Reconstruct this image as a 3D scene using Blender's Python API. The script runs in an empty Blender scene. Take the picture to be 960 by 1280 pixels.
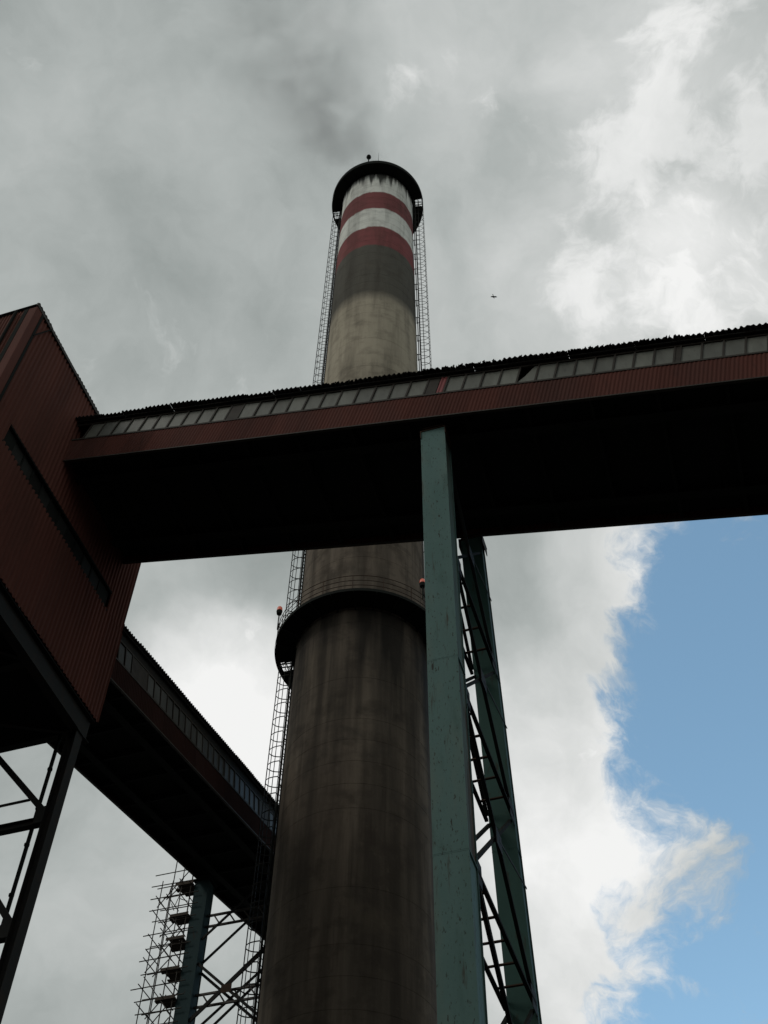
import bpy, math, random
from mathutils import Vector, Matrix
random.seed(7)
S = bpy.context.scene
COL = S.collection
rad = math.radians
V = Vector

# ------------------------------------------------------------------ camera
cam = bpy.data.cameras.new('camera')
cam.sensor_fit = 'VERTICAL'; cam.sensor_height = 36.0; cam.lens = 41.1
cam.clip_start = 0.1; cam.clip_end = 6000
co = bpy.data.objects.new('camera', cam); COL.objects.link(co)
RT = V((0.99987498, -0.0126316, 0.00951097)); UP = V((-0.01581189, -0.79876721, 0.6014324)); FW = V((0, 0.6015076, 0.79886708))
co.matrix_world = Matrix(((RT.x, UP.x, -FW.x, 0), (RT.y, UP.y, -FW.y, 0), (RT.z, UP.z, -FW.z, 1.7), (0, 0, 0, 1)))
S.camera = co
S.view_settings.view_transform = 'Standard'; S.view_settings.look = 'None'
S.view_settings.exposure = 0.0; S.view_settings.gamma = 1.0

# ------------------------------------------------------------------ sun and sky
SUN_AZ, SUN_EL = -118.0, 42.0          # heading from +Y, clockwise
def heading(deg): return V((math.sin(rad(deg)), math.cos(rad(deg)), 0))
sl = bpy.data.lights.new('sun', 'SUN'); sl.energy = .6; sl.angle = rad(14); sl.color = (1, .96, .9)
so = bpy.data.objects.new('sun', sl); COL.objects.link(so)
sd = heading(SUN_AZ) * math.cos(rad(SUN_EL)) + V((0, 0, math.sin(rad(SUN_EL))))
so.rotation_euler = sd.to_track_quat('Z', 'Y').to_euler()

W = bpy.data.worlds.new('World'); S.world = W; W.use_nodes = True
nt = W.node_tree; nt.nodes.clear()
def N(t, **k):
    n = nt.nodes.new(t)
    for a, b in k.items(): setattr(n, a, b)
    return n
def L(a, b): nt.links.new(a, b)
def math_(op, a, b=None, c=None, clamp=False):
    n = N('ShaderNodeMath', operation=op, use_clamp=clamp)
    for i, x in enumerate((a, b, c)):
        if x is None: continue
        if isinstance(x, (int, float)): n.inputs[i].default_value = x
        else: L(x, n.inputs[i])
    return n.outputs[0]
BG = 0.15
sky = N('ShaderNodeTexSky', sky_type='NISHITA', sun_disc=False)
sky.sun_elevation = rad(SUN_EL); sky.sun_rotation = rad(SUN_AZ); sky.altitude = 300; sky.air_density = 1.0; sky.dust_density = 1.0; sky.ozone_density = .6
tc = N('ShaderNodeTexCoord'); D = tc.outputs['Generated']
def noise(vec, scale, detail=6, rough=.55, off=(0, 0, 0)):
    m = N('ShaderNodeMapping'); m.inputs['Location'].default_value = off; L(vec, m.inputs['Vector'])
    n = N('ShaderNodeTexNoise'); n.inputs['Scale'].default_value = scale; n.inputs['Detail'].default_value = detail; n.inputs['Roughness'].default_value = rough
    L(m.outputs[0], n.inputs['Vector']); return n
def warp(vec, scale, amt, off):
    n = noise(vec, scale, 5, .55, off)
    s = N('ShaderNodeVectorMath', operation='SUBTRACT'); L(n.outputs['Color'], s.inputs[0]); s.inputs[1].default_value = (.5, .5, .5)
    k = N('ShaderNodeVectorMath', operation='SCALE'); L(s.outputs[0], k.inputs[0]); k.inputs['Scale'].default_value = amt
    a = N('ShaderNodeVectorMath', operation='ADD'); L(vec, a.inputs[0]); L(k.outputs[0], a.inputs[1])
    nn = N('ShaderNodeVectorMath', operation='NORMALIZE'); L(a.outputs[0], nn.inputs[0]); return nn.outputs[0]
DW = warp(warp(D, 4.0, .10, (3, 1, 7)), 14.0, .05, (1, 5, 2))
def blob(c, r_in, r_out, vec=None):
    c = V(c).normalized()
    d = N('ShaderNodeVectorMath', operation='DOT_PRODUCT'); L(vec or DW, d.inputs[0]); d.inputs[1].default_value = c
    m = N('ShaderNodeMapRange', interpolation_type='SMOOTHSTEP'); L(d.outputs['Value'], m.inputs['Value'])
    m.inputs['From Min'].default_value = math.cos(r_out); m.inputs['From Max'].default_value = math.cos(r_in)
    return m.outputs[0]
# openings in the cloud deck (direction, inner and outer angular radius)
gap = None
for c, a, b in (
        ((.424, .679, .599), .20, .30), ((.343, .612, .712), .06, .18), ((.302, .712, .634), .05, .15), ((.325, .757, .566), .03, .11),
        ((.262, .879, .398), .06, .17), ((.345, .45, .83), .00, .055), ((0.32, 0.746, 0.583), .04, .12), ((.60, .60, .53), .20, .42), ((.20, .885, .42), .0, .10)):
    g = blob(c, a, b)
    gap = g if gap is None else math_('MAXIMUM', gap, g)
for c, a, b, k in (((.235, .785, .575), .0, .06, .45),):
    gap = math_('SUBTRACT', gap, math_('MULTIPLY', blob(c, a, b), k))
fine = noise(DW, 9.0, 9, .62, (4, 2, 9))
wisp = noise(DW, 30.0, 8, .65, (2, 8, 3))
near_gap = math_('MULTIPLY', gap, 5.0, clamp=True)      # torn edges only round the openings
tear = math_('ADD', math_('MULTIPLY', math_('SUBTRACT', fine.outputs['Fac'], .5), 2.0), math_('MULTIPLY', math_('SUBTRACT', wisp.outputs['Fac'], .5), .9))
g2 = math_('ADD', gap, math_('MULTIPLY', tear, near_gap))
mr = N('ShaderNodeMapRange', interpolation_type='SMOOTHSTEP'); L(g2, mr.inputs['Value']); mr.inputs['From Min'].default_value = .25; mr.inputs['From Max'].default_value = .75
clear = mr.outputs[0]
# brightness of the clouds
big = noise(D, 2.6, 4, .5, (0, 0, 0)); mid = noise(DW, 6.0, 8, .58, (7, 7, 1))
val = math_('ADD', .445, math_('MULTIPLY', math_('SUBTRACT', big.outputs['Fac'], .5), .16))
val = math_('ADD', val, math_('MULTIPLY', math_('SUBTRACT', mid.outputs['Fac'], .5), .40))
puff = noise(DW, 13.0, 8, .6, (1, 4, 4)); tex = math_('ADD', .55, math_('MULTIPLY', math_('ADD', math_('MULTIPLY', mid.outputs['Fac'], 1.2), math_('MULTIPLY', puff.outputs['Fac'], .8)), .5))
val = math_('ADD', val, math_('MULTIPLY', math_('SUBTRACT', puff.outputs['Fac'], .5), .16))
for c, a, b, k in (((-0.1277, 0.723, 0.6789), .0, .125, .48), ((.262, .40, .878), .0, .08, .16), ((.194, .268, .944), .0, .10, .12), ((.174, .408, .896), .0, .12, .12),
                   ((.1424, .745, .6516), .0, .13, .24), ((.1638, .8284, .5356), .02, .14, .24), ((.12, .72, .68), .0, .11, .10), ((.15, .80, .58), .0, .10, .08),
                   ((.20, .62, .75), .0, .09, .25), ((.1495, .6352, .7577), .02, .14, -.08),
                   ((-.2422, .2822, .9283), .0, .35, -.03), ((-.06, .66, .75), .0, .12, -.06), ((.22, .30, .93), .0, .35, .07), ((-.2, .83, .52), .0, .25, .02)):
    val = math_('ADD', val, math_('MULTIPLY', math_('MULTIPLY', blob(c, a, b), tex), k))
BILLOWS = (((0.234, 0.248, 0.94), .0, 0.072), ((0.227, 0.293, 0.929), .0, 0.077), ((0.201, 0.341, 0.918), .0, 0.067), ((0.196, 0.394, 0.898), .0, 0.077), ((0.267, 0.403, 0.875), .0, 0.082), ((0.258, 0.442, 0.859), .0, 0.062), ((0.189, 0.447, 0.874), .0, 0.062), ((0.362, 0.317, 0.877), .0, 0.154))
# ragged bright billows in the deck at the upper right and beyond
bil = None
for c, a, b in BILLOWS:
    g = blob(c, a, b); bil = g if bil is None else math_('MAXIMUM', bil, g)
fine2 = noise(DW, 11.0, 9, .6, (9, 3, 5))
bs = math_('ADD', math_('MULTIPLY', bil, .75), math_('ADD', math_('MULTIPLY', math_('SUBTRACT', fine2.outputs['Fac'], .5), 3.2), math_('MULTIPLY', math_('SUBTRACT', wisp.outputs['Fac'], .5), .8)))
mb_ = N('ShaderNodeMapRange', interpolation_type='SMOOTHSTEP'); L(bs, mb_.inputs['Value']); mb_.inputs['From Min'].default_value = .38; mb_.inputs['From Max'].default_value = 1.0
val = math_('ADD', val, math_('MULTIPLY', mb_.outputs[0], .20))
rim = math_('MULTIPLY', math_('MULTIPLY', gap, math_('SUBTRACT', 1, clear)), .22)
val = math_('MINIMUM', math_('MAXIMUM', math_('ADD', val, rim), .2), .90)
cr = N('ShaderNodeValToRGB'); L(val, cr.inputs[0])
cr.color_ramp.elements[0].position = .25; cr.color_ramp.elements[0].color = (.22, .25, .242, 1)
cr.color_ramp.elements[1].position = .95; cr.color_ramp.elements[1].color = (.95, .95, .94, 1)
e = cr.color_ramp.elements.new(.45); e.color = (.425, .455, .445, 1)
sc = N('ShaderNodeVectorMath', operation='SCALE'); L(cr.outputs[0], sc.inputs[0]); sc.inputs['Scale'].default_value = 1 / BG
hs = N('ShaderNodeHueSaturation'); hs.inputs['Hue'].default_value = .478; hs.inputs['Saturation'].default_value = .98; hs.inputs['Value'].default_value = 1.55; L(sky.outputs[0], hs.inputs['Color'])
mx = N('ShaderNodeMix', data_type='RGBA'); L(clear, mx.inputs['Factor']); L(sc.outputs[0], mx.inputs['A']); L(hs.outputs[0], mx.inputs['B'])
bg = N('ShaderNodeBackground'); bg.inputs['Strength'].default_value = BG; L(mx.outputs['Result'], bg.inputs['Color'])
out = N('ShaderNodeOutputWorld'); L(bg.outputs[0], out.inputs['Surface'])

# ------------------------------------------------------------------ helpers
class MB:
    def __init__(s): s.v = []; s.f = []
    def add(s, vs, fs):
        b = len(s.v); s.v += [tuple(p) for p in vs]; s.f += [tuple(i + b for i in f) for f in fs]; return s
    def box(s, x0, x1, y0, y1, z0, z1):
        return s.add([(x0, y0, z0), (x1, y0, z0), (x1, y1, z0), (x0, y1, z0), (x0, y0, z1), (x1, y0, z1), (x1, y1, z1), (x0, y1, z1)],
                     [(0, 3, 2, 1), (4, 5, 6, 7), (0, 1, 5, 4), (1, 2, 6, 5), (2, 3, 7, 6), (3, 0, 4, 7)])
    def bar(s, p, q, w, h, up=(0, 0, 1)):
        p, q = V(p), V(q); d = (q - p).normalized(); a = d.cross(V(up))
        if a.length < 1e-4: a = d.cross(V((1, 0, 0)))
        a.normalize(); b = a.cross(d).normalized(); a *= w / 2; b *= h / 2
        return s.add([p - a - b, p + a - b, p + a + b, p - a + b, q - a - b, q + a - b, q + a + b, q - a + b],
                     [(0, 1, 2, 3), (7, 6, 5, 4), (0, 4, 5, 1), (1, 5, 6, 2), (2, 6, 7, 3), (3, 7, 4, 0)])
    def angle(s, p, q, w, t, up=(0, 0, 1)):       # an L section
        p, q = V(p), V(q); d = (q - p).normalized(); a = d.cross(V(up)).normalized(); b = a.cross(d).normalized()
        s.bar(p, q, w, t, up); o = -a * (w / 2 - t / 2) + b * (w / 2)
        return s.bar(p + o, q + o, t, w, up)
    def tube(s, p, q, r, n=6, r2=None):
        p, q = V(p), V(q); d = (q - p).normalized(); a = d.cross(V((0, 0, 1)))
        if a.length < 1e-3: a = V((1, 0, 0))
        a.normalize(); b = d.cross(a); r2 = r if r2 is None else r2
        vs = [p + (a * math.cos(2 * math.pi * i / n) + b * math.sin(2 * math.pi * i / n)) * r for i in range(n)]
        vs += [q + (a * math.cos(2 * math.pi * i / n) + b * math.sin(2 * math.pi * i / n)) * r2 for i in range(n)]
        return s.add(vs, [(i, (i + 1) % n, n + (i + 1) % n, n + i) for i in range(n)] + [tuple(range(n - 1, -1, -1)), tuple(range(n, 2 * n))])
    def path(s, pts, r, n=5):
        for a, b in zip(pts, pts[1:]): s.tube(a, b, r, n)
        return s
    def lathe(s, prof, n=96, a0=0, a1=2 * math.pi, close=True):
        vs = []; m = len(prof); full = close
        k = n if full else n + 1
        for i in range(k):
            t = a0 + (a1 - a0) * i / n
            vs += [(r * math.cos(t), r * math.sin(t), z) for r, z in prof]
        fs = []
        for i in range(n):
            j = (i + 1) % k
            for h in range(m - 1): fs.append((i * m + h, j * m + h, j * m + h + 1, i * m + h + 1))
        return s.add(vs, fs)
    def mesh(s, name, smooth=False):
        me = bpy.data.meshes.new(name); me.from_pydata(s.v, [], s.f); me.update()
        if smooth:
            for p in me.polygons: p.use_smooth = True
        return me
def thing(name, label, cat, M=None, group=None, kind=None):
    o = bpy.data.objects.new(name, None); o.empty_display_size = .5; COL.objects.link(o)
    o.matrix_world = M or Matrix.Identity(4)
    o['label'] = label
    if cat: o['category'] = cat
    if group: o['group'] = group
    if kind: o['kind'] = kind
    return o
def part(name, mb, mat, parent=None, M=None, kind=None, label=None, smooth=False):
    me = mb.mesh(name, smooth) if isinstance(mb, MB) else mb
    if mat is not None and not me.materials: me.materials.append(mat)
    o = bpy.data.objects.new(name, me); COL.objects.link(o)
    if parent is not None:
        o.parent = parent
    if M is not None: o.matrix_local = M
    if kind: o['kind'] = kind
    if label: o['label'] = label
    return o
def solo(name, mb, mat, label, cat, M=None, group=None, kind=None, smooth=False):
    o = part(name, mb, mat, None, M, kind, label, smooth)
    if cat: o['category'] = cat
    if group: o['group'] = group
    return o
def frame(o, X, Y, Z):
    X, Y, Z, o = V(X), V(Y), V(Z), V(o)
    return Matrix(((X.x, Y.x, Z.x, o.x), (X.y, Y.y, Z.y, o.y), (X.z, Y.z, Z.z, o.z), (0, 0, 0, 1)))
T = Matrix.Translation
def R(a, ax): return Matrix.Rotation(a, 4, ax)

def material(name, base, layers=(), rough=.7, metal=0., bump=.0, bump_scale=20., spec=.4, rv=.0, emit=None, bands=None, paint=None, stains_shade=()):
    """layers: (colour, (sx,sy,sz), lo, hi, amount) noise in world metres; bands: [(z, colour)] from the ground up."""
    m = bpy.data.materials.new(name); m.use_nodes = True; t = m.node_tree; b = t.nodes['Principled BSDF']
    g = t.nodes.new('ShaderNodeNewGeometry'); P = g.outputs['Position']
    def mk(ty, **k):
        n = t.nodes.new(ty)
        for a, c in k.items(): setattr(n, a, c)
        return n
    rgb = mk('ShaderNodeRGB'); rgb.outputs[0].default_value = (*base, 1); cur = rgb.outputs[0]
    def do_bands(bands, full, cur):
        sep = mk('ShaderNodeSeparateXYZ'); t.links.new(P, sep.inputs[0])
        nz = mk('ShaderNodeTexNoise'); nz.inputs['Scale'].default_value = 1.6; nz.inputs['Detail'].default_value = 5; t.links.new(P, nz.inputs['Vector'])
        zz = mk('ShaderNodeMath', operation='MULTIPLY_ADD'); t.links.new(nz.outputs['Fac'], zz.inputs[0]); zz.inputs[1].default_value = .5; t.links.new(sep.outputs['Z'], zz.inputs[2])
        for h, c, soft in bands:
            mr = mk('ShaderNodeMapRange'); t.links.new(zz.outputs[0], mr.inputs['Value']); mr.inputs['From Min'].default_value = h + .25 - soft; mr.inputs['From Max'].default_value = h + .25 + soft; mr.inputs['To Max'].default_value = full
            x = mk('ShaderNodeMix', data_type='RGBA'); t.links.new(mr.outputs[0], x.inputs['Factor']); t.links.new(cur, x.inputs['A']); x.inputs['B'].default_value = (*c, 1); cur = x.outputs['Result']
        return cur
    sep = None
    if bands: cur = do_bands(bands, 1.0, cur)
    def do_layers(layers, gain, cur):
        for i, (c, s, lo, hi, amt) in enumerate(layers):
            mp = mk('ShaderNodeMapping'); mp.inputs['Scale'].default_value = s; mp.inputs['Location'].default_value = (i * 7.3, i * 3.1, i * 1.7); t.links.new(P, mp.inputs['Vector'])
            nz = mk('ShaderNodeTexNoise'); nz.inputs['Scale'].default_value = 1; nz.inputs['Detail'].default_value = 7; nz.inputs['Roughness'].default_value = .6; t.links.new(mp.outputs[0], nz.inputs['Vector'])
            mr = mk('ShaderNodeMapRange'); t.links.new(nz.outputs['Fac'], mr.inputs['Value']); mr.inputs['From Min'].default_value = lo; mr.inputs['From Max'].default_value = hi; mr.inputs['To Max'].default_value = amt * gain
            x = mk('ShaderNodeMix', data_type='RGBA'); t.links.new(mr.outputs[0], x.inputs['Factor']); t.links.new(cur, x.inputs['A']); x.inputs['B'].default_value = (*c, 1); cur = x.outputs['Result']
        return cur
    cur = do_layers(layers, 1.0, cur)
    if paint: cur = do_layers(layers, .6, do_bands(paint, 1.0, cur))
    if stains_shade: sep = mk('ShaderNodeSeparateXYZ'); t.links.new(P, sep.inputs[0])
    for i, (z0, z1, c, s, lo, hi, amt) in enumerate(stains_shade):          # streaks that run down from z1 and die out at z0
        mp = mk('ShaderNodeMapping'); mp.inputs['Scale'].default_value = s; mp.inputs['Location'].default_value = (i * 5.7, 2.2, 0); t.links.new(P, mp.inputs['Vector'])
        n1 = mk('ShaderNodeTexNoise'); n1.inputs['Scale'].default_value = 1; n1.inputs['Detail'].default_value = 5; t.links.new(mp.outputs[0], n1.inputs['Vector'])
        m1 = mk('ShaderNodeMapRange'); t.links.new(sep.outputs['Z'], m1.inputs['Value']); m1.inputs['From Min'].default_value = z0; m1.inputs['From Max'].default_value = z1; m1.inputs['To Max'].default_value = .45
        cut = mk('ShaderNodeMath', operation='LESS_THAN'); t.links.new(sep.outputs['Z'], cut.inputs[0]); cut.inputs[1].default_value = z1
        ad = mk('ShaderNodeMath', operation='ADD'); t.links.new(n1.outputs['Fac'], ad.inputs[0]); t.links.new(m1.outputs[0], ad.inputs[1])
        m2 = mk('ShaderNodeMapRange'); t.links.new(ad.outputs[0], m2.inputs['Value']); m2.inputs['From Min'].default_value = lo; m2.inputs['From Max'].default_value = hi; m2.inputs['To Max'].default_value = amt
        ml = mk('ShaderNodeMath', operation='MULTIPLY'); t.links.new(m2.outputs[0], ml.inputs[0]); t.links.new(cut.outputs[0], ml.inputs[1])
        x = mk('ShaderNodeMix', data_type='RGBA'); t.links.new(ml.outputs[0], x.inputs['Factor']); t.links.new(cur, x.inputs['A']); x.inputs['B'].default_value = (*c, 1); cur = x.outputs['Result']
    if rv:
        oi = mk('ShaderNodeObjectInfo'); mr = mk('ShaderNodeMapRange'); t.links.new(oi.outputs['Random'], mr.inputs['Value']); mr.inputs['To Min'].default_value = 1 - rv; mr.inputs['To Max'].default_value = 1 + rv
        h = mk('ShaderNodeHueSaturation'); t.links.new(mr.outputs[0], h.inputs['Value']); t.links.new(cur, h.inputs['Color']); cur = h.outputs[0]
    t.links.new(cur, b.inputs['Base Color'])
    b.inputs['Roughness'].default_value = rough; b.inputs['Metallic'].default_value = metal; b.inputs['Specular IOR Level'].default_value = spec
    if bump:
        nz = mk('ShaderNodeTexNoise'); nz.inputs['Scale'].default_value = bump_scale; nz.inputs['Detail'].default_value = 6; t.links.new(P, nz.inputs['Vector'])
        bp = mk('ShaderNodeBump'); bp.inputs['Strength'].default_value = bump; bp.inputs['Distance'].default_value = .03; t.links.new(nz.outputs['Fac'], bp.inputs['Height']); t.links.new(bp.outputs[0], b.inputs['Normal'])
    if emit:
        b.inputs['Emission Color'].default_value = (*emit[0], 1); b.inputs['Emission Strength'].default_value = emit[1]
    return m

RUST = (.05, .022, .010)
m_red = material('red_cladding', (.092, .031, .023), [((.05, .03, .026), (.5, .5, .12), .45, .75, .7), ((.13, .046, .034), (1.5, 1.5, .2), .55, .8, .5), ((.02, .016, .014), (3, 3, .5), .6, .85, .6)], .8, rv=.16, spec=.08)
m_housered = material('dark_red_cladding', (.125, .046, .034), [((.06, .028, .022), (.5, .5, .1), .4, .7, .6), ((.025, .016, .012), (2, 2, .4), .58, .85, .6)], .8, rv=.10, spec=.08)
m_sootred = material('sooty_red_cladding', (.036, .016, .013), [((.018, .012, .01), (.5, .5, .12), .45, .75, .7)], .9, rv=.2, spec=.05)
m_bright = material('bright_red_panel', (.22, .04, .04), [((.1, .03, .03), (2, 2, .6), .5, .8, .5)], .6)
m_steel = material('dark_steel', (.022, .022, .02), [((.04, .024, .016), (2, 2, 2), .5, .75, .6)], .75, spec=.12)
m_brownsteel = material('brown_frame_steel', (.042, .036, .028), [((.02, .015, .012), (3, 3, 3), .45, .7, .7)], .7, spec=.25)
m_black = material('sooty_steel', (.017, .019, .017), [((.02, .013, .01), (2, 2, 2), .55, .8, .6)], .9, spec=.05)
m_roof = material('sooty_roof_sheet', (.035, .034, .033), [((.06, .055, .05), (3, 3, 3), .5, .8, .5)], .85, spec=.2)
m_dust = material('coal_dust', (.02, .019, .018), [], 1.0, spec=.1)
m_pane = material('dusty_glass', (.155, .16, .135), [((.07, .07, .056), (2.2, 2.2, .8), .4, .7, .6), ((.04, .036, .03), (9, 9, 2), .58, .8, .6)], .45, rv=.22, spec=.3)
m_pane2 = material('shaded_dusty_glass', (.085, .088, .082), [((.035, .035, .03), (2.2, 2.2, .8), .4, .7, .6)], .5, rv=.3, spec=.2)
m_teal = material('teal_paint', (.105, .182, .168), [((.072, .14, .126), (.6, .6, .18), .45, .65, .7), ((.15, .185, .15), (.9, .9, .22), .52, .72, .6), ((.045, .085, .07), (3, 3, .7), .55, .75, .5),
                                                   (RUST, (5, 5, .45), .60, .70, .75), ((.035, .028, .02), (22, 22, 7), .60, .66, .75), ((.03, .02, .014), (9, 9, 2.5), .64, .68, .85)], .7, spec=.12, bump=.15, bump_scale=9)
m_tealrust = material('rust_streaked_teal_paint', (.10, .15, .13), [((.085, .05, .03), (1.2, 1.2, .12), .42, .6, .8), (RUST, (4, 4, .5), .52, .66, .8)], .8, spec=.1)
m_teal2 = material('blue_green_paint', (.045, .098, .083), [(RUST, (5, 5, 1.4), .6, .72, .8), ((.032, .072, .062), (.6, .6, .2), .4, .7, .7)], .65, spec=.12)
m_teal3 = material('dull_blue_green_paint', (.026, .052, .054), [(RUST, (5, 5, 1.4), .6, .72, .8)], .7, spec=.1)
m_rust = material('rusty_steel', (.045, .026, .016), [((.08, .035, .016), (6, 6, 6), .5, .7, .6)], .8, spec=.2)
m_galv = material('weathered_tube', (.06, .052, .042), [((.03, .02, .015), (4, 4, 4), .45, .7, .7)], .6, spec=.3)
m_plank = material('scaffold_plank', (.06, .045, .03), [((.03, .02, .015), (2, 12, 2), .4, .7, .7)], .85)
m_conc = material('chimney_concrete', (.125, .102, .078), [
        ((.05, .04, .031), (1.3, 1.3, .12), .47, .66, .6), ((.034, .029, .024), (.42, .42, .02), .48, .64, .6), ((.045, .036, .028), (.9, .9, 1.1), .50, .70, .5), ((.15, .12, .09), (3.5, 3.5, 2.2), .60, .75, .3), ((.20, .172, .135), (.9, .9, .035), .60, .78, .35), ((.028, .022, .018), (2.4, 2.4, .10), .60, .78, .5), ((.16, .13, .09), (.3, .3, .35), .56, .72, .28), ((.04, .036, .03), (.45, .45, .5), .58, .72, .4)],
    .92, bump=.3, bump_scale=5, spec=.1,
    bands=[(44.0, (.15, .122, .095), .5), (60, (.24, .21, .165), 7)],  # concrete darker low down: soot plus shade of the surroundings put into colour
    paint=[(64, (.43, .38, .29), 6), (77.7, (.115, .108, .09), .8), (86.3, (.26, .085, .085), .14), (89.8, (.82, .82, .75), .1), (93.55, (.24, .082, .082), .14), (97.1, (.82, .82, .75), .1)],  # first tone keeps lightening the concrete as if less shaded higher up
    stains_shade=[(96.5, 101.2, (.025, .025, .022), (2.2, 2.2, .07), .80, .92, .9), (31, 44, (.012, .011, .010), (1.3, 1.3, .09), .64, .95, .85), (86.3, 90, (.12, .12, .10), (6, 6, .5), 1.12, 1.25, .7)])  # second entry: streaks under the middle walkway paint in its shade with soot
m_pane3 = material('sooty_glass', (.028, .03, .028), [((.02, .02, .018), (1.2, 1.2, .8), .40, .6, .8)], .7, rv=.35, spec=.05)
m_lamp = material('red_lamp_glass', (.55, .12, .08), [], .25, emit=((1, .25, .15), .12))
m_ground = material('coal_yard_ground', (.045, .042, .04), [((.035, .032, .03), (.15, .15, .15), .4, .65, .8), ((.09, .08, .07), (.8, .8, .8), .55, .8, .6)], .95, bump=.4, bump_scale=2)

# ------------------------------------------------------------------ frames of the place
u = V((.3136776, .94952955, 0)); v = V((-.94952955, .3136776, 0)); ZZ = V((0, 0, 1))
P0 = V((1.58108789, 19.93740608, 33.25767441))
D1 = V((-.92071159, .30415757, .24449611)); N1 = V((.23215628, -.07669295, .96965027))
HP = V((-11.75101058, 24.34167022, 0))
A2 = V((-9.99226757, 30.62193529, 32.13949124)); D2 = V((.30555975, .92495611, .22602974)); N2 = V((-.07090046, -.21462191, .9741204))
UV0 = frame((0, 0, 0), u, v, ZZ)
def fuv(o): return frame(o, u, v, ZZ)

# ground
g = MB(); g.add([(-3000, -3000, 0), (3000, -3000, 0), (3000, 3000, 0), (-3000, 3000, 0)], [(0, 1, 2, 3)])
solo('ground', g, m_ground, 'dark coal dusted yard ground below the structures', None, kind='structure')

# ------------------------------------------------------------------ corrugated sheets
_sheets = {}
def sheet(Wd, H, pitch, amp, key):
    k = (round(Wd, 3), round(H, 3), pitch, amp, key)
    if k not in _sheets:
        mb = MB(); n = max(2, round(Wd / pitch * 4)); vs = []
        prof = (0, .9, 0, -.9)
        for i in range(n + 1):
            x = Wd * i / n; y = -amp * (1 if (i // 1) % 4 in (1, 2) else 0)
            vs += [(x, y, 0), (x, y, H)]
        fs = [(2 * i, 2 * i + 2, 2 * i + 3, 2 * i + 1) for i in range(n)]
        mb.add(vs, fs); _sheets[k] = mb.mesh(key)
    return _sheets[k]
def wave_sheet(Wd, H, pitch, amp, key):           # big wave roofing
    k = (round(Wd, 3), round(H, 3), pitch, amp, key)
    if k not in _sheets:
        mb = MB(); n = round(Wd / pitch) * 6; vs = []; t = .012
        for i in range(n + 1):
            x = Wd * i / n; y = amp * math.sin(2 * math.pi * x / pitch)
            vs += [(x, 0, y), (x, H, y), (x, 0, y + t), (x, H, y + t)]
        fs = []
        for i in range(n):
            a, b = 4 * i, 4 * i + 4
            fs += [(a, a + 1, b + 1, b), (a + 2, b + 2, b + 3, a + 3), (a, b, b + 2, a + 2)]
        mb.add(vs, fs); _sheets[k] = mb.mesh(key, True)
    return _sheets[k]
def clad(parent, x0, x1, z0, z1, y, mat, Wd=1.0, pitch=.125, amp=.014, name='cladding_sheet', jit=.012):
    n = max(1, round((x1 - x0) / Wd)); w = (x1 - x0) / n
    me = sheet(w + .03, z1 - z0, pitch, amp, name + mat.name)
    for i in range(n):
        M = T((x0 + i * w, y - (i % 2) * .006, z0 + random.uniform(-jit, jit))) @ R(random.uniform(-.0025, .0025), 'Y')
        part(name, me, mat, parent, M)

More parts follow.
